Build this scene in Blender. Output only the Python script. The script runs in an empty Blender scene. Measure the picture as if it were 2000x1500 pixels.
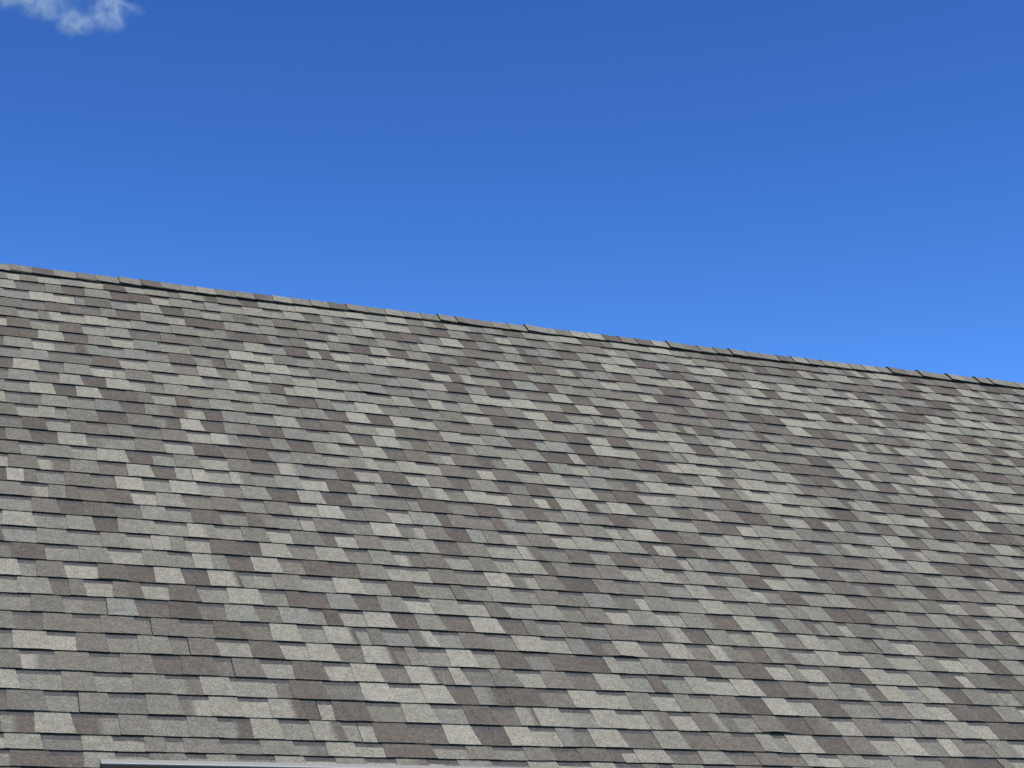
import bpy, math, random
from mathutils import Vector, Matrix, noise

R = math.radians
scn = bpy.context.scene
col = scn.collection

# ------------------------------------------------------------------ camera
EYE = Vector((0.0, 0.0, 3.0))
PITCH = R(15.894)
F_PX = 3270.5                      # focal length in pixels of the 2000 px wide photograph
cam_d = bpy.data.cameras.new('camera')
cam = bpy.data.objects.new('camera', cam_d)
col.objects.link(cam)
cam.location = EYE
cam.rotation_euler = (math.pi / 2 + PITCH, 0, 0)
cam_d.sensor_width = 36.0
cam_d.lens = F_PX / 2000.0 * 36.0
cam_d.clip_start = 0.05
cam_d.clip_end = 20000.0
scn.camera = cam

# ------------------------------------------------------------------ sky and sun
SUN_EL, SUN_AZ = R(69.0), R(144.0)          # azimuth clockwise from +Y (seen from above)
world = bpy.data.worlds.new('World')
scn.world = world
world.use_nodes = True
wn, wl = world.node_tree.nodes, world.node_tree.links
wn.clear()
sky = wn.new('ShaderNodeTexSky')
sky.sky_type = 'NISHITA'
sky.sun_disc = False
sky.sun_elevation = SUN_EL
sky.sun_rotation = SUN_AZ
sky.altitude = 300.0
sky.air_density = 1.0
sky.dust_density = 0.0
sky.ozone_density = 2.0
bg = wn.new('ShaderNodeBackground')
bg.inputs['Strength'].default_value = 0.10
pre = wn.new('ShaderNodeVectorMath'); pre.operation = 'SCALE'; pre.inputs['Scale'].default_value = 0.11
gam = wn.new('ShaderNodeGamma'); gam.inputs['Gamma'].default_value = 1.95
post = wn.new('ShaderNodeVectorMath'); post.operation = 'MULTIPLY'; post.inputs[1].default_value = (23.2, 29.8, 33.2)
wo = wn.new('ShaderNodeOutputWorld')
wl.new(sky.outputs[0], pre.inputs[0])          # contrast of the camera's own rendering, the same over the whole sky
wl.new(pre.outputs[0], gam.inputs['Color'])
wl.new(gam.outputs[0], post.inputs[0])
wl.new(post.outputs[0], bg.inputs['Color'])
wl.new(bg.outputs[0], wo.inputs['Surface'])

sun_d = bpy.data.lights.new('sun', 'SUN')
sun_d.energy = 3.1
sun_d.angle = R(0.53)
sun_d.color = (1.0, 0.965, 0.91)
sun = bpy.data.objects.new('sun', sun_d)
col.objects.link(sun)
S = Vector((math.sin(SUN_AZ) * math.cos(SUN_EL), math.cos(SUN_AZ) * math.cos(SUN_EL), math.sin(SUN_EL)))
sun.rotation_euler = S.to_track_quat('Z', 'Y').to_euler()
sun.location = (20, 10, 40)

scn.view_settings.view_transform = 'Standard'
scn.view_settings.look = 'None'
scn.view_settings.exposure = 0.0
scn.view_settings.gamma = 1.0
scn.view_settings.use_curve_mapping = False
scn.render.engine = 'CYCLES'
scn.cycles.use_denoising = True
scn.cycles.denoiser = 'OPENIMAGEDENOISE'
scn.cycles.denoising_input_passes = 'RGB_ALBEDO_NORMAL'
scn.cycles.denoising_prefilter = 'NONE'
scn.cycles.volume_step_rate = 0.3
scn.cycles.volume_max_steps = 256
scn.cycles.volume_bounces = 6

# ------------------------------------------------------------------ roof frame
YAW, RP = R(20.979), R(41.185)
U = Vector((math.cos(YAW), math.sin(YAW), 0))            # along the ridge
NH = Vector((-math.sin(YAW), math.cos(YAW), 0))          # horizontal, into the house
V = (math.cos(RP) * NH + Vector((0, 0, math.sin(RP)))).normalized()   # up the slope
W = U.cross(V).normalized()                              # outward normal
P0 = EYE + Vector((0, 11.07235, 3.49547))
ROT = Matrix((U, V, W)).transposed()                     # columns u v w
EXPO = 0.143
V_EAVE = -6.05
U_MIN, U_MAX = -6.3, 8.6
V_RIDGE = 0.223


def pt(u, v, w=0.0):
    return P0 + U * u + V * v + W * w


def to_pixel(p):
    d = p - EYE
    f = d.y * math.cos(PITCH) + d.z * math.sin(PITCH)
    y = -d.y * math.sin(PITCH) + d.z * math.cos(PITCH)
    if f <= 0.01:
        return -9999, -9999
    return 1000 + F_PX * d.x / f, 750 - F_PX * y / f


def ray(px, py):
    a, b = (px - 1000) / F_PX, -(py - 750) / F_PX
    return Vector((a, math.cos(PITCH) - b * math.sin(PITCH), math.sin(PITCH) + b * math.cos(PITCH))).normalized()


# ------------------------------------------------------------------ materials
def new_mat(name):
    m = bpy.data.materials.new(name)
    m.use_nodes = True
    n = m.node_tree.nodes
    b = n['Principled BSDF']
    return m, n, m.node_tree.links, b


def plain(name, rgb, rough=0.6, metal=0.0, spec=0.5, var=0.0, scale=8.0):
    m, n, l, b = new_mat(name)
    b.inputs['Roughness'].default_value = rough
    b.inputs['Metallic'].default_value = metal
    b.inputs['Specular IOR Level'].default_value = spec
    if var:
        t = n.new('ShaderNodeTexNoise')
        t.inputs['Scale'].default_value = scale
        t.inputs['Detail'].default_value = 6
        r = n.new('ShaderNodeMapRange')
        r.inputs['To Min'].default_value = 1 - var
        r.inputs['To Max'].default_value = 1 + var
        g = n.new('ShaderNodeNewGeometry')
        mx = n.new('ShaderNodeVectorMath')
        mx.operation = 'SCALE'
        mx.inputs[0].default_value = rgb
        l.new(g.outputs['Position'], t.inputs['Vector'])
        l.new(t.outputs['Fac'], r.inputs['Value'])
        l.new(r.outputs[0], mx.inputs['Scale'])
        l.new(mx.outputs[0], b.inputs['Base Color'])
    else:
        b.inputs['Base Color'].default_value = (*rgb, 1)
    return m


def granule_material():
    m, n, l, b = new_mat('mineral_granules')
    b.inputs['Roughness'].default_value = 0.95
    b.inputs['Specular IOR Level'].default_value = 0.12
    at = n.new('ShaderNodeAttribute')
    at.attribute_name = 'tone'
    g = n.new('ShaderNodeNewGeometry')
    fine = n.new('ShaderNodeTexNoise')
    fine.inputs['Scale'].default_value = 95.0
    fine.inputs['Detail'].default_value = 3.0
    fine.inputs['Roughness'].default_value = 0.65
    grain = n.new('ShaderNodeTexVoronoi')
    grain.inputs['Scale'].default_value = 420.0
    broad = n.new('ShaderNodeTexNoise')
    broad.inputs['Scale'].default_value = 24.0
    broad.inputs['Detail'].default_value = 4.0
    for t in (fine, grain, broad):
        l.new(g.outputs['Position'], t.inputs['Vector'])
    r1 = n.new('ShaderNodeMapRange')
    r1.inputs['From Min'].default_value = 0.28
    r1.inputs['From Max'].default_value = 0.72
    r1.inputs['To Min'].default_value = 0.64
    r1.inputs['To Max'].default_value = 1.36
    l.new(fine.outputs['Fac'], r1.inputs['Value'])
    sx = n.new('ShaderNodeSeparateColor')
    l.new(grain.outputs['Color'], sx.inputs[0])
    r2 = n.new('ShaderNodeMapRange')
    r2.inputs['To Min'].default_value = 0.70
    r2.inputs['To Max'].default_value = 1.30
    l.new(sx.outputs[0], r2.inputs['Value'])
    r3 = n.new('ShaderNodeMapRange')
    r3.inputs['From Min'].default_value = 0.3
    r3.inputs['From Max'].default_value = 0.7
    r3.inputs['To Min'].default_value = 0.88
    r3.inputs['To Max'].default_value = 1.12
    l.new(broad.outputs['Fac'], r3.inputs['Value'])
    m1 = n.new('ShaderNodeMath')
    m1.operation = 'MULTIPLY'
    l.new(r1.outputs[0], m1.inputs[0])
    l.new(r2.outputs[0], m1.inputs[1])
    wear = n.new('ShaderNodeTexNoise')
    wear.inputs['Scale'].default_value = 0.9
    wear.inputs['Detail'].default_value = 5.0
    wear.inputs['Roughness'].default_value = 0.6
    l.new(g.outputs['Position'], wear.inputs['Vector'])
    r4 = n.new('ShaderNodeMapRange')
    r4.inputs['From Min'].default_value = 0.3
    r4.inputs['From Max'].default_value = 0.7
    r4.inputs['To Min'].default_value = 0.93
    r4.inputs['To Max'].default_value = 1.07
    l.new(wear.outputs['Fac'], r4.inputs['Value'])
    m0 = n.new('ShaderNodeMath')
    m0.operation = 'MULTIPLY'
    l.new(m1.outputs[0], m0.inputs[0])
    l.new(r4.outputs[0], m0.inputs[1])
    m2 = n.new('ShaderNodeMath')
    m2.operation = 'MULTIPLY'
    l.new(m0.outputs[0], m2.inputs[0])
    l.new(r3.outputs[0], m2.inputs[1])
    sc = n.new('ShaderNodeVectorMath')
    sc.operation = 'SCALE'
    l.new(at.outputs['Color'], sc.inputs[0])
    l.new(m2.outputs[0], sc.inputs['Scale'])
    l.new(sc.outputs[0], b.inputs['Base Color'])
    bp = n.new('ShaderNodeBump')
    bp.inputs['Strength'].default_value = 0.5
    bp.inputs['Distance'].default_value = 0.0015
    l.new(m1.outputs[0], bp.inputs['Height'])
    l.new(bp.outputs[0], b.inputs['Normal'])
    return m


M_GRAN = granule_material()
M_EDGE = plain('asphalt_edge', (0.022, 0.021, 0.021), 0.9, 0, 0.15, 0.3, 60)
M_DECK = plain('roof_underlay', (0.03, 0.03, 0.03), 0.9, 0, 0.2)
M_VENT = plain('black_vent_plastic', (0.02, 0.02, 0.021), 0.6)
M_WALL = plain('painted_siding', (0.62, 0.60, 0.55), 0.7, 0, 0.3, 0.06, 3)
M_TRIM = plain('white_trim_paint', (0.78, 0.78, 0.76), 0.5, 0, 0.4, 0.03, 5)
M_GRASS = plain('lawn', (0.07, 0.10, 0.035), 0.95, 0, 0.1, 0.5, 0.9)
M_ALU = plain('silver_anodised_metal', (0.40, 0.345, 0.265), 0.8, 0.0, 0.1, 0.05, 20)
M_WHITE = plain('white_clip_metal', (0.55, 0.49, 0.41), 0.7, 0.0, 0.2)
M_PANE = plain('dark_panel_glass', (0.026, 0.023, 0.019), 0.6, 0, 0.03, 0.15, 4)

# ------------------------------------------------------------------ object helpers
HOUSE_AT = Vector(pt(1.0, -2.9)) + NH * 2.2
HOUSE_AT.z = 0.0


def put(o, label=None, cat=None, group=None, kind=None):
    col.objects.link(o)
    if label: o['label'] = label
    if cat: o['category'] = cat
    if group: o['group'] = group
    if kind: o['kind'] = kind
    return o


house = put(bpy.data.objects.new('house', None),
            'house with a steep roof of mottled grey and brown asphalt shingles', 'house')
house.location = HOUSE_AT
house.empty_display_size = 0.5


class Geo:
    """vertices in roof coordinates (u, v, w), with a colour each and a material index per face"""
    def __init__(self):
        self.v, self.c, self.f, self.m = [], [], [], []

    def add(self, p, c):
        self.v.append(p); self.c.append(c)
        return len(self.v) - 1

    def face(self, idx, mat):
        self.f.append(idx); self.m.append(mat)

    def merge(self, g):
        k = len(self.v)
        self.v += g.v; self.c += g.c
        self.f += [tuple(i + k for i in f) for f in g.f]
        self.m += g.m

    def mesh(self, name, o):
        me = bpy.data.meshes.new(name)
        me.from_pydata([(p[0] - o[0], p[1] - o[1], p[2] - o[2]) for p in self.v], [], self.f)
        me.materials.append(M_GRAN); me.materials.append(M_EDGE)
        me.polygons.foreach_set('material_index', self.m)
        a = me.attributes.new('tone', 'FLOAT_COLOR', 'POINT')
        a.data.foreach_set('color', [x for c in self.c for x in (c[0], c[1], c[2], 1.0)])
        me.update()
        return me


def roof_object(name, geo, origin, parent=None, parent_origin=None, kind=None):
    """origin in roof coordinates; child of the house (rotated into the slope) or of another roof object"""
    o = bpy.data.objects.new(name, geo.mesh(name, origin))
    put(o, kind=kind)
    if parent is None:
        o.parent = house
        o.matrix_basis = Matrix.Translation(pt(*origin) - HOUSE_AT) @ ROT.to_4x4()
    else:
        o.parent = parent
        o.location = (origin[0] - parent_origin[0], origin[1] - parent_origin[1], origin[2] - parent_origin[2])
    return o


# ------------------------------------------------------------------ shingles
TONES = [  # base colours of the granule blends: pale stone, cool grey, warm grey, dark brown
    (0.352, 0.300, 0.200), (0.266, 0.228, 0.154), (0.213, 0.175, 0.119), (0.158, 0.123, 0.084),
    (0.258, 0.230, 0.160)]
PICK = [0, 0, 0, 0, 1, 1, 1, 4, 4, 2, 2, 2, 3, 3, 3, 3]
BAND = (0.120, 0.103, 0.082)           # band of near-black granules pressed into the backing strip
T_L = 0.0025                           # thickness of the tab layer
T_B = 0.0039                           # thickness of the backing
FALL = T_L + T_B + 0.0006                # how far a shingle drops over its exposure
HEAD = 0.045                           # part that lies under the course above

vb = [-EXPO * k for k in range(33)]
vb += [vb[-1] - 0.70 * EXPO, vb[-1] - 1.45 * EXPO]
while vb[-1] > V_EAVE + 0.6 * EXPO:
    vb.append(vb[-1] - EXPO)
V_EAVE = vb[-1]

prng = random.Random(11)
PATTERNS = []
for i in range(6):                     # die-cut patterns: alternating tab / slot widths over one metre
    seq, s, tab = [], 0.0, bool(i % 2)
    first = prng.uniform(0.065, 0.14)
    seq.append((tab, 0.0, first)); s = first; tab = not tab
    while s < 0.93:
        w_ = prng.uniform(0.120, 0.155) if tab else prng.uniform(0.120, 0.160)
        if s + w_ > 0.955: w_ = 1.0 - s
        seq.append((tab, s, min(1.0, s + w_))); s += w_; tab = not tab
    PATTERNS.append(seq)

LIFTS = [(31, 0.05, 0.16, 0.010), (27, -0.55, 0.12, 0.006), (8, -1.3, 0.14, 0.006), (24, -2.95, 0.14, 0.006),
         (15, 1.5, 0.15, 0.006), (18, -0.2, 0.12, 0.005), (30, -2.0, 0.14, 0.005), (21, 0.9, 0.15, 0.006)]


def wave(u, v):
    return 0.0065 * noise.noise((u * 0.75, v * 0.75, 3.1)) + 0.0016 * noise.noise((u * 2.3, v * 2.3, 9.4))


def butt_dv(k, u):
    return 0.0032 * noise.noise((u * 0.9, k * 5.31, 1.7)) + 0.0016 * noise.noise((u * 3.7, k * 3.17, 4.2))


def lift(k, u):
    a = 0.0003 + 0.0032 * max(0.0, noise.noise((u * 1.6, k * 7.13, 8.8)))
    for kk, uu, wd, h in LIFTS:
        if kk == k and abs(u - uu) < wd:
            a += h * 0.5 * (1 + math.cos(math.pi * (u - uu) / wd))
    return a


def drops(rng, length):
    """colour runs along one layer of a shingle"""
    out, s, last = [], -rng.uniform(0, 0.15), -1
    while s < length:
        i = rng.choice(PICK)
        if i == last and rng.random() < 0.6: i = rng.choice(PICK)
        last = i
        j = rng.uniform(0.90, 1.10)
        base = TONES[i]
        if rng.random() < 0.25:
            o = TONES[max(0, min(4, i + rng.choice((-1, 1))))]
            base = tuple((a + b) / 2 for a, b in zip(base, o))
        ln = rng.uniform(0.12, 0.42)
        out.append((s, tuple(x * j for x in base)))
        s += ln
    return out


def tone_at(dr, x, soft=0.013):
    c = dr[0][1]
    for s, t in dr[1:]:
        if x <= s - soft: break
        f = min(1.0, (x - s + soft) / (2 * soft))
        c = tuple(a + (b - a) * f for a, b in zip(c, t))
    return c


def cols(a, b, step):
    n = max(1, int(math.ceil((b - a) / step)))
    return [a + (b - a) * i / n for i in range(n + 1)]


def with_breaks(us, dr, u0):
    """add a column on either side of every colour change"""
    lo, hi, out = us[0], us[-1], list(us)
    for s, _ in dr[1:]:
        for e in (-0.013, 0.013):
            x = u0 + s + e
            if lo + 0.004 < x < hi - 0.004: out.append(x)
    out.sort()
    keep = [out[0]]
    for x in out[1:]:
        if x - keep[-1] > 0.0015: keep.append(x)
    keep[-1] = hi
    return keep


def make_shingle(k, ua, ub, seed, coarse, run=0):
    """returns backing Geo and a list of (tab Geo, origin) in roof coordinates"""
    rng = random.Random(seed)
    batch = random.Random(run * 7919 + 17)          # neighbours laid from one bundle share cuts and colour runs
    v0 = vb[k]
    ex = (vb[k - 1] - v0) if k else EXPO
    same = rng.random() < 0.5
    same_c = rng.random() < 0.45
    same_b = rng.random() < 0.3
    pat_b = batch.choice(PATTERNS)
    pat = rng.choice(PATTERNS)
    if same: pat = pat_b
    dv_s = rng.uniform(-0.0016, 0.0016)
    skew = rng.uniform(-0.0014, 0.0014)
    raise_ = rng.uniform(0.0, 0.0006)
    edges = [a for _, a, _ in pat] + [1.0]

    def snapped(dr, side):
        out = []
        for s_, t_ in dr:
            e = min(edges, key=lambda x: abs(x - s_))
            if abs(e - s_) < 0.055:        # colour runs that change at a cut: hide the change under or beyond the other layer
                s_ = e + (-0.022 if is_t.get(round(e, 4), True) == side else 0.022)
            if not out or s_ - out[-1][0] > 0.03: out.append((s_, t_))
        return out
    is_t = {round(a, 4): t for t, a, _ in pat}
    dt, db = drops(rng, 1.0), drops(rng, 1.0)
    bt, bb = drops(batch, 1.0), drops(batch, 1.0)
    d_top, d_back = snapped(bt if same_c else dt, True), snapped(bb if same_b else db, False)
    um = 0.5 * (ua + ub)

    def bv(u):
        return v0 + butt_dv(k, u) + dv_s + skew * (u - um) * 2

    def wt(u, s):
        q = max(0.0, 1 - s / ex)
        return -FALL * s / ex + (lift(k, u) + raise_) * q * q + wave(u, v0 + s)

    back = Geo()
    top_s = ex + HEAD if k else 0.16
    rows = [0.0, ex * 0.45, ex - 0.031, ex - 0.0265, top_s] if not coarse else [0.0, ex - 0.031, ex - 0.0265, top_s]
    us = with_breaks(cols(ua, ub, 0.036 if not coarse else 0.08), d_back, ua)
    band_j = [0.004 * noise.noise((u * 14, k * 3.3, 2.2)) for u in us]
    idx = []
    for i, u in enumerate(us):
        c = tone_at(d_back, u - ua)
        line = []
        for r, s in enumerate(rows):
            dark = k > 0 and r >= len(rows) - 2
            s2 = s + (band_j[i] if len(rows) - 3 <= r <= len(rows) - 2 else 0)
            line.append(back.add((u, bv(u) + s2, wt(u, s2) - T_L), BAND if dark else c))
        lo = back.add((u, bv(u) + 0.0008, wt(u, 0) - T_L - T_B), c)
        hi = back.add((u, bv(u) + top_s, wt(u, top_s) - T_L - T_B), c)
        line += [lo, hi]
        idx.append(line)
    nr = len(rows)
    for a, b in zip(idx[:-1], idx[1:]):
        for r in range(nr - 1):
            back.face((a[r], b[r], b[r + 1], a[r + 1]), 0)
        back.face((a[nr], b[nr], b[0], a[0]), 1)
        back.face((a[nr + 1], b[nr + 1], b[nr], a[nr]), 1)
        back.face((a[nr - 1], b[nr - 1], b[nr + 1], a[nr + 1]), 1)
    for line, flip in ((idx[0], 0), (idx[-1], 1)):
        f = (line[nr],) + tuple(line[:nr]) + (line[nr + 1],)
        back.face(f if not flip else f[::-1], 1)

    tabs = []
    for is_tab, a, b in pat:
        if not is_tab: continue
        a2, b2 = ua + a, min(ub, ua + b)
        if a > 0.001: a2 += rng.uniform(-0.006, 0.006)
        if b < 0.999: b2 += rng.uniform(-0.006, 0.006)
        if a2 < ua: a2 = ua
        if b2 - a2 < 0.012: continue
        fl_l = rng.uniform(-0.003, 0.006) if a > 0.001 else 0.0      # how far the sides flare towards the butt
        fl_r = rng.uniform(0.008, 0.020) if b < 0.999 else 0.0
        g = Geo()
        ss = [0.0, 0.005, ex * 0.5, ex + 0.012]
        tc = with_breaks(cols(a2, b2, 0.036 if not coarse else 0.08), d_top, ua)
        n_c = len(tc) - 1
        jag = rng.uniform(0.0, 0.0022)
        grid = []
        for i in range(n_c + 1):
            t = (tc[i] - a2) / (b2 - a2)
            line = []
            for s in ss:
                q = s / ex
                l_ = a2 - fl_l * (1 - q)
                r_ = b2 + fl_r * (0.5 - q)
                u = l_ + (r_ - l_) * t
                e = 0.0
                if s == 0.0:
                    e = jag * noise.noise((u * 40, k * 1.3, 0.4)) * 2
                c_ = tone_at(d_top, tc[i] - ua)
                if s == 0.0: c_ = tuple(min(0.42, x * 1.22 + 0.012) for x in c_)      # worn lower edge, with its bright edge highlight painted into the tone
                line.append(g.add((u, bv(u) + s + e, wt(u, s)), c_))
            u = g.v[line[0]][0]
            line.append(g.add((u, g.v[line[0]][1] + 0.0004, wt(u, 0) - T_L - 0.0004), (0.02, 0.02, 0.02)))
            u2 = g.v[line[3]][0]
            line.append(g.add((u2, bv(u2) + ss[3], wt(u2, ss[3]) - T_L - 0.0004), (0.02, 0.02, 0.02)))
            grid.append(line)
        for p, q in zip(grid[:-1], grid[1:]):
            g.face((p[0], q[0], q[1], p[1]), 0)
            g.face((p[1], q[1], q[2], p[2]), 0)
            g.face((p[2], q[2], q[3], p[3]), 0)
            g.face((p[4], q[4], q[0], p[0]), 1)
        p = grid[0]; g.face((p[4], p[0], p[1], p[2], p[3], p[5]), 1)
        p = grid[-1]; g.face((p[5], p[3], p[2], p[1], p[0], p[4]), 1)
        tabs.append((g, (0.5 * (a2 + b2), v0, 0.0)))
    return back, tabs


cells = []
rng0 = random.Random(5)
for k in range(len(vb)):
    step = [0.0, 0.165, 0.33, 0.495, 0.66, 0.825][k % 6] + rng0.uniform(-0.02, 0.02)
    u = U_MIN - 1.0 + step
    run = (k // 6) * 100
    while u < U_MAX:
        a, b = max(u, U_MIN), min(u + 1.0, U_MAX)
        gap = rng0.choice((0.0006, 0.0008, 0.0012, 0.003))
        if b - a > 0.05:
            cells.append((k, a, b - gap, run))
        u += 1.0
        run += 1

shown, hidden = [], []
for i, (k, a, b, _) in enumerate(cells):
    ps = [to_pixel(pt(x, y)) for x in (a, 0.5 * (a + b), b) for y in (vb[k], vb[k] + EXPO)]
    x0, x1 = min(p[0] for p in ps), max(p[0] for p in ps)
    y0, y1 = min(p[1] for p in ps), max(p[1] for p in ps)
    ox, oy = min(x1, 2000) - max(x0, 0), min(y1, 1500) - max(y0, 0)
    if ox > 0 and oy > 0:
        shown.append((ox * oy, i))
    else:
        hidden.append(i)
shown.sort(reverse=True)
hidden += [i for _, i in shown[300:]]
shown = [i for _, i in shown[:300]]

for i in shown:
    k, a, b, run = cells[i]
    back, tabs = make_shingle(k, a, b, 1000 + i, False, run)
    org = (0.5 * (a + b), vb[k], 0.0)
    sh = roof_object('shingle', back, org)
    for g, o2 in tabs:
        roof_object('tab', g, o2, sh, org)
rest = Geo()
for i in hidden:
    k, a, b, run = cells[i]
    back, tabs = make_shingle(k, a, b, 1000 + i, True, run)
    rest.merge(back)
    for g, _ in tabs: rest.merge(g)
roof_object('outlying_shingles', rest, (1.0, -2.9, 0.0), kind='stuff')

# ------------------------------------------------------------------ ridge
VB = (math.cos(RP) * -NH + Vector((0, 0, math.sin(RP)))).normalized()    # up the slope at the back
WB = VB.cross(U).normalized()
if WB.z < 0: WB = -WB


def ridge_v(u):
    t = max(0.0, min(1.0, (u - 1.2) / 3.6))
    return V_RIDGE + 0.030 * t * t + 0.009 * noise.noise((u * 0.8, 7.7, 1.0))


def ridge_profile(leaf, rise):
    """points across the ridge (distance along v from the apex on the front, then the back), in (horizontal, z)"""
    out = []
    c, s = math.cos(RP), math.sin(RP)
    half = 0.018
    for i in range(4):
        d = leaf - (leaf - half) * i / 3
        out.append((-d * c - rise * s, -d * s + rise * c))
    top = out[-1][1] + 0.006
    out.append((0.0, top))
    for h, z in reversed(out[:4]):
        out.append((-h, z))
    return out


def cap_geo(u0, length, rise0, rise1, leaf, tone, tone2, seed):
    rng = random.Random(seed)
    g = Geo()
    th = 0.0055
    n_u = 4
    rows_t, rows_b = [], []
    for i in range(n_u + 1):
        t = i / n_u
        u = u0 + length * t
        rise = rise0 + (rise1 - rise0) * t ** 0.8
        lf = leaf + rng.uniform(-0.0015, 0.0015)
        base = P0 + U * u + V * ridge_v(u)
        lt, lb = [], []
        for h, z in ridge_profile(lf, rise):
            lt.append((u, h, z))
        for h, z in ridge_profile(lf - 0.001, rise - th):
            lb.append((u, h, z))
        rows_t.append([(base, p) for p in lt]); rows_b.append([(base, p) for p in lb])
    verts, cols_, faces, mats = [], [], [], []
    c0 = HOUSE_AT

    def addv(bp, c):
        base, p = bp
        verts.append(base + NH * p[1] + Vector((0, 0, p[2])))
        cols_.append(c)
        return len(verts) - 1
    T = [[addv(x, tuple(a + (b - a) * (i / n_u) for a, b in zip(tone, tone2))) for x in r] for i, r in enumerate(rows_t)]
    B = [[addv(x, (0.02, 0.02, 0.02)) for x in r] for r in rows_b]
    npf = len(T[0])
    for i in range(n_u):
        for j in range(npf - 1):
            faces.append((T[i][j], T[i + 1][j], T[i + 1][j + 1], T[i][j + 1])); mats.append(0)
            faces.append((B[i][j], B[i][j + 1], B[i + 1][j + 1], B[i + 1][j])); mats.append(1)
        faces.append((B[i][0], B[i + 1][0], T[i + 1][0], T[i][0])); mats.append(1)
        faces.append((T[i][-1], T[i + 1][-1], B[i + 1][-1], B[i][-1])); mats.append(1)
    for j in range(npf - 1):
        faces.append((B[0][j], T[0][j], T[0][j + 1], B[0][j + 1])); mats.append(1)
        faces.append((B[-1][j], B[-1][j + 1], T[-1][j + 1], T[-1][j])); mats.append(1)
    return verts, cols_, faces, mats


def world_part(name, verts, faces, mats, material_list, tones=None, kind=None, smooth=False, parent=house):
    o0 = sum(verts, Vector()) / len(verts)
    me = bpy.data.meshes.new(name)
    me.from_pydata([tuple(v - o0) for v in verts], [], faces)
    for m in material_list: me.materials.append(m)
    me.polygons.foreach_set('material_index', mats)
    if tones:
        a = me.attributes.new('tone', 'FLOAT_COLOR', 'POINT')
        a.data.foreach_set('color', [x for c in tones for x in (c[0], c[1], c[2], 1.0)])
    me.update()
    o = put(bpy.data.objects.new(name, me), kind=kind)
    o.location = o0 - (HOUSE_AT if parent is house else parent['_o'] if parent else Vector())
    if parent: o.parent = parent
    return o


CAP = 0.128
crng = random.Random(21)
u = U_MIN
i = 0
out_v, out_c, out_f, out_m = [], [], [], []
while u < U_MAX - 0.05:
    base = TONES[crng.choice([0, 0, 0, 1, 1, 1, 1, 2, 2, 3])]
    j = crng.uniform(0.9, 1.1)
    t1 = tuple(x * j for x in base)
    t2 = TONES[crng.choice([1, 2])] if crng.random() < 0.3 else t1
    up = crng.choice((0, 0, 0, 0.001, 0.003, 0.008)) + crng.uniform(0, 0.001)
    ln = CAP * crng.choice((1, 1, 1, 1, 1, 1, 0.85, 1.12)) + crng.uniform(-0.004, 0.004)
    r0 = 0.0115 + up
    g = cap_geo(u, min(0.30, U_MAX - u), r0, 0.0040, 0.112 + crng.uniform(-0.003, 0.003), t1, t2, 400 + i)
    vis = -3.9 < u < 4.9
    if vis:
        world_part('ridge_cap', g[0], g[2], g[3], [M_GRAN, M_EDGE], g[1])
    else:
        n0 = len(out_v)
        out_v += g[0]; out_c += g[1]; out_f += [tuple(x + n0 for x in f) for f in g[2]]; out_m += g[3]
    u += ln
    i += 1
world_part('outlying_ridge_caps', out_v, out_f, out_m, [M_GRAN, M_EDGE], out_c, kind='stuff')


def prism(name, section, mat, ua=U_MIN, ub=U_MAX, parent=house, n_u=1, vfun=None):
    """extrude a closed section of (horizontal from ridge, z from ridge) along the ridge"""
    verts, faces = [], []
    for i in range(n_u + 1):
        u = ua + (ub - ua) * i / n_u
        base = P0 + U * u + V * (vfun(u) if vfun else V_RIDGE)
        for h, z in section:
            verts.append(base + NH * h + Vector((0, 0, z)))
    k = len(section)
    for i in range(n_u):
        for j in range(k):
            a, b = i * k + j, i * k + (j + 1) % k
            faces.append((a, b, b + k, a + k))
    faces.append(tuple(range(k))[::-1])
    faces.append(tuple(range(n_u * k, n_u * k + k)))
    return world_part(name, verts, faces, [0] * len(faces), [mat], parent=parent)


C_, S_ = math.cos(RP), math.sin(RP)


def slope_pt(d, w):
    return (-d * C_ - w * S_, -d * S_ + w * C_)


# low black vent strip under the caps
sec = [slope_pt(0.110, -0.013), slope_pt(0.110, -0.002), slope_pt(0.006, -0.002)]
sec += [(-h, z) for h, z in reversed(sec)]
prism('ridge_vent', sec, M_VENT, n_u=40, vfun=ridge_v)

# ------------------------------------------------------------------ house body under the shingles
d_e = V_RIDGE - V_EAVE
sec = [slope_pt(d_e - 0.012, -0.027), slope_pt(0.012, -0.027), slope_pt(0.012, -0.045), slope_pt(d_e - 0.012, -0.045)]
prism('roof_deck', sec, M_DECK)
sec = [(-h, z) for h, z in sec][::-1]
prism('roof_deck', sec, M_DECK)


def back_slope():
    g = []
    th = [(-h, z) for h, z in (slope_pt(d_e, -0.004), slope_pt(0.10, -0.004), slope_pt(0.10, -0.022), slope_pt(d_e, -0.022))]
    n_u, verts, faces = 1, [], []
    for u in (U_MIN, U_MAX):
        base = P0 + U * u + V * V_RIDGE
        for h, z in th:
            verts.append(base + NH * h + Vector((0, 0, z)))
    for j in range(4):
        faces.append((j, (j + 1) % 4, (j + 1) % 4 + 4, j + 4))
    faces += [(3, 2, 1, 0), (4, 5, 6, 7)]
    world_part('back_slope', verts, faces, [0] * 6, [M_GRAN], [TONES[2]] * 8)


back_slope()
ridge0 = P0 + V * V_RIDGE
HALF = d_e * C_
z_e = ridge0.z - d_e * S_
z_r = ridge0.z
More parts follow.
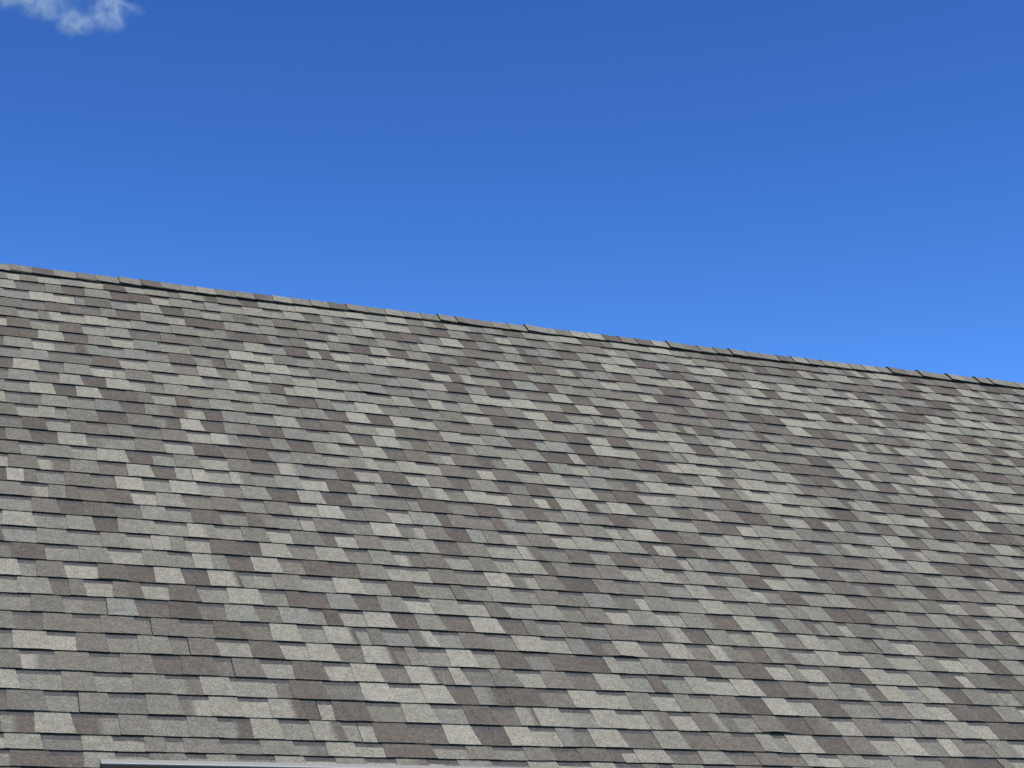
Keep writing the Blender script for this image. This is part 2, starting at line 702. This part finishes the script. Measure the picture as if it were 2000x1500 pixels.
# walls (0.45 m inside the eaves)
IN = 0.45
zw = z_e - ridge0.z + IN * S_ / C_ - 0.06
for sgn in (-1, 1):
    a, b = sgn * (HALF - IN), sgn * (HALF - IN - 0.18)
    h0, h1 = min(a, b), max(a, b)
    prism('wall', [(h0, zw), (h1, zw), (h1, -z_r), (h0, -z_r)], M_WALL, U_MIN + 0.35, U_MAX - 0.35)
for ua in (U_MIN + 0.353, U_MAX - 0.353 - 0.18):
    hh = HALF - IN - 0.182
    top = -0.10
    prism('wall', [(-hh, zw - 0.05), (0, top), (hh, zw - 0.05), (hh, -z_r + 0.001), (-hh, -z_r + 0.001)][::-1], M_WALL, ua, ua + 0.18)
for sgn in (-1, 1):
    h = sgn * (HALF - 0.045)
    z = z_e - ridge0.z
    prism('fascia', [(h - 0.012, z - 0.05), (h + 0.012, z - 0.05), (h + 0.012, z - 0.21), (h - 0.012, z - 0.21)], M_TRIM)
    ga, gb = h + sgn * 0.015, h + sgn * 0.125
    s_ = [(ga, z - 0.065), (ga, z - 0.17), (ga + sgn * 0.075, z - 0.17), (gb, z - 0.075), (gb, z - 0.065),
          (gb - sgn * 0.006, z - 0.065), (gb - sgn * 0.01, z - 0.08), (ga + sgn * 0.07, z - 0.164), (ga + sgn * 0.005, z - 0.164), (ga + sgn * 0.005, z - 0.065)]
    prism('gutter', s_, M_TRIM)
    a, b = sgn * (HALF - IN + 0.002), sgn * (HALF - 0.06)
    h0, h1 = min(a, b), max(a, b)
    prism('soffit', [(h0, z - 0.195), (h1, z - 0.195), (h1, z - 0.205), (h0, z - 0.205)], M_TRIM, U_MIN + 0.05, U_MAX - 0.05)

# ------------------------------------------------------------------ dark panel low on the slope
PW = 0.055                                         # height of its face above the shingles
d = ray(196.5, 1482.0)
tt = ((pt(0, 0, PW) - EYE).dot(W)) / d.dot(W)
c3 = EYE + d * tt - P0
PU, PV = c3.dot(U), c3.dot(V)
P_LEN, P_H = 2.10, 1.04
panel = put(bpy.data.objects.new('framed_panel', None),
            'dark glossy panel with a pale silver metal edge lying on the shingle slope', 'panel')
panel.matrix_world = Matrix.Translation(pt(PU, PV - P_H, 0.0)) @ ROT.to_4x4()


def boxes(name, lst, mat, parent):
    v, f = [], []
    for (x0, x1, y0, y1, z0, z1) in lst:
        n0 = len(v)
        v += [(x, y, z) for z in (z0, z1) for y in (y0, y1) for x in (x0, x1)]
        f += [tuple(n0 + i for i in q) for q in ((0, 2, 3, 1), (4, 5, 7, 6), (0, 1, 5, 4), (1, 3, 7, 5), (3, 2, 6, 7), (2, 0, 4, 6))]
    me = bpy.data.meshes.new(name)
    me.from_pydata(v, [], f)
    me.materials.append(mat)
    o = put(bpy.data.objects.new(name, me))
    o.parent = parent
    bv = o.modifiers.new('bevel', 'BEVEL')
    bv.width = 0.0005
    bv.segments = 2
    return o


RAIL = 0.022
boxes('frame_rail', [(0, P_LEN, P_H - RAIL, P_H, PW - 0.035, PW), ], M_ALU, panel)
boxes('frame_rail', [(0, P_LEN, 0, RAIL, PW - 0.035, PW)], M_ALU, panel)
boxes('frame_rail', [(0, 0.004, RAIL + 0.0005, P_H - RAIL - 0.0005, PW - 0.035, PW - 0.001)], M_PANE, panel)
boxes('frame_rail', [(P_LEN - 0.004, P_LEN, RAIL + 0.0005, P_H - RAIL - 0.0005, PW - 0.035, PW - 0.001)], M_PANE, panel)
boxes('frame_lip', [(0.0005, P_LEN - 0.0005, P_H - RAIL - 0.006, P_H - RAIL - 0.0001, PW - 0.035, PW + 0.0008)], M_WHITE, panel)
boxes('glass_sheet', [(0.0045, P_LEN - 0.0045, RAIL + 0.001, P_H - RAIL - 0.007, PW - 0.012, PW - 0.004)], M_PANE, panel)
for yy in (P_H - 0.10, 0.16):
    boxes('mounting_rail', [(-0.018, P_LEN + 0.018, yy, yy + 0.04, 0.004, PW - 0.0355)], M_WHITE, panel)

# ------------------------------------------------------------------ ground
me = bpy.data.meshes.new('ground')
G = 3000
me.from_pydata([(-G, -G, 0), (G, -G, 0), (G, G, 0), (-G, G, 0)], [], [(0, 1, 2, 3)])
me.materials.append(M_GRASS)
put(bpy.data.objects.new('ground', me), kind='structure')

# ------------------------------------------------------------------ cloud
CD = 1500.0                                        # metres away
K = CD / F_PX
cc = EYE + ray(118, -28) * CD
f_ = ray(118, -28)
r_ = Vector((1, 0, 0))
u_ = r_.cross(f_).normalized()
r_ = f_.cross(u_).normalized()


def cloud_material(blobs):
    m = bpy.data.materials.new('cloud_vapour')
    m.use_nodes = True
    n, l = m.node_tree.nodes, m.node_tree.links
    n.clear()
    out = n.new('ShaderNodeOutputMaterial')
    pv = n.new('ShaderNodeVolumePrincipled')
    pv.inputs['Color'].default_value = (0.95, 0.98, 1.0, 1)
    pv.inputs['Anisotropy'].default_value = 0.0
    tc = n.new('ShaderNodeTexCoord')
    # wind-torn warp of the coordinates
    wz = n.new('ShaderNodeTexNoise'); wz.inputs['Scale'].default_value = 0.05; wz.inputs['Detail'].default_value = 6
    l.new(tc.outputs['Object'], wz.inputs['Vector'])
    sub = n.new('ShaderNodeVectorMath'); sub.operation = 'SUBTRACT'; sub.inputs[1].default_value = (0.5, 0.5, 0.5)
    l.new(wz.outputs['Color'], sub.inputs[0])
    scl = n.new('ShaderNodeVectorMath'); scl.operation = 'SCALE'; scl.inputs['Scale'].default_value = 32.0
    l.new(sub.outputs[0], scl.inputs[0])
    add = n.new('ShaderNodeVectorMath'); add.operation = 'ADD'
    l.new(tc.outputs['Object'], add.inputs[0]); l.new(scl.outputs[0], add.inputs[1])
    total = None
    for (c, r, amp) in blobs:
        d1 = n.new('ShaderNodeVectorMath'); d1.operation = 'SUBTRACT'; d1.inputs[1].default_value = c
        l.new(add.outputs[0], d1.inputs[0])
        d2 = n.new('ShaderNodeVectorMath'); d2.operation = 'DIVIDE'; d2.inputs[1].default_value = r
        l.new(d1.outputs[0], d2.inputs[0])
        ln = n.new('ShaderNodeVectorMath'); ln.operation = 'LENGTH'
        l.new(d2.outputs[0], ln.inputs[0])
        mr = n.new('ShaderNodeMapRange'); mr.interpolation_type = 'SMOOTHSTEP'
        mr.inputs['From Min'].default_value = 1.0; mr.inputs['From Max'].default_value = 0.0
        mr.inputs['To Min'].default_value = 0.0; mr.inputs['To Max'].default_value = amp
        l.new(ln.outputs['Value'], mr.inputs['Value'])
        if total is None: total = mr.outputs[0]
        else:
            a = n.new('ShaderNodeMath'); a.operation = 'ADD'
            l.new(total, a.inputs[0]); l.new(mr.outputs[0], a.inputs[1]); total = a.outputs[0]
    nz = n.new('ShaderNodeTexNoise'); nz.inputs['Scale'].default_value = 0.11; nz.inputs['Detail'].default_value = 8; nz.inputs['Roughness'].default_value = 0.66
    l.new(add.outputs[0], nz.inputs['Vector'])
    nr = n.new('ShaderNodeMapRange'); nr.inputs['From Min'].default_value = 0.40; nr.inputs['From Max'].default_value = 0.74
    l.new(nz.outputs['Fac'], nr.inputs['Value'])
    mu = n.new('ShaderNodeMath'); mu.operation = 'MULTIPLY'
    l.new(total, mu.inputs[0]); l.new(nr.outputs[0], mu.inputs[1])
    de = n.new('ShaderNodeMath'); de.operation = 'MULTIPLY'; de.inputs[1].default_value = 0.13
    l.new(mu.outputs[0], de.inputs[0])
    l.new(de.outputs[0], pv.inputs['Density'])
    l.new(pv.outputs[0], out.inputs['Volume'])
    return m


def px_off(px, py, depth=0.0):
    return ((px - 118) * K, (-28 - py) * K, depth)


blobs = [(px_off(45, -25), (42, 24, 30), 0.8), (px_off(95, 5), (36, 15, 24), 0.45), (px_off(142, 40), (26, 12, 18), 1.2), (px_off(110, 22), (20, 7, 14), 0.5),
         (px_off(203, 20), (21, 20, 20), 1.0), (px_off(232, 6), (16, 6, 16), 0.7), (px_off(150, -40), (44, 20, 26), 0.8)]
vs, fs = [], []
NA, NB = 24, 12
for i in range(NB + 1):
    th = math.pi * i / NB
    for j in range(NA):
        ph = 2 * math.pi * j / NA
        q = Vector((math.sin(th) * math.cos(ph), math.sin(th) * math.sin(ph), math.cos(th)))
        e = 1.0 + 0.08 * noise.noise(q * 1.7)
        vs.append((q.x * 95 * e, q.y * 62 * e, q.z * 48 * e))
for i in range(NB):
    for j in range(NA):
        a, b = i * NA + j, i * NA + (j + 1) % NA
        fs.append((a + NA, b + NA, b, a))
me = bpy.data.meshes.new('cloud')
me.from_pydata(vs, [], fs)
me.materials.append(cloud_material(blobs))
cloud = put(bpy.data.objects.new('cloud', me), 'small ragged white cloud wisp alone in the clear blue sky', 'cloud')
cloud.matrix_world = Matrix.Translation(cc) @ Matrix((r_, u_, -f_)).transposed().to_4x4()
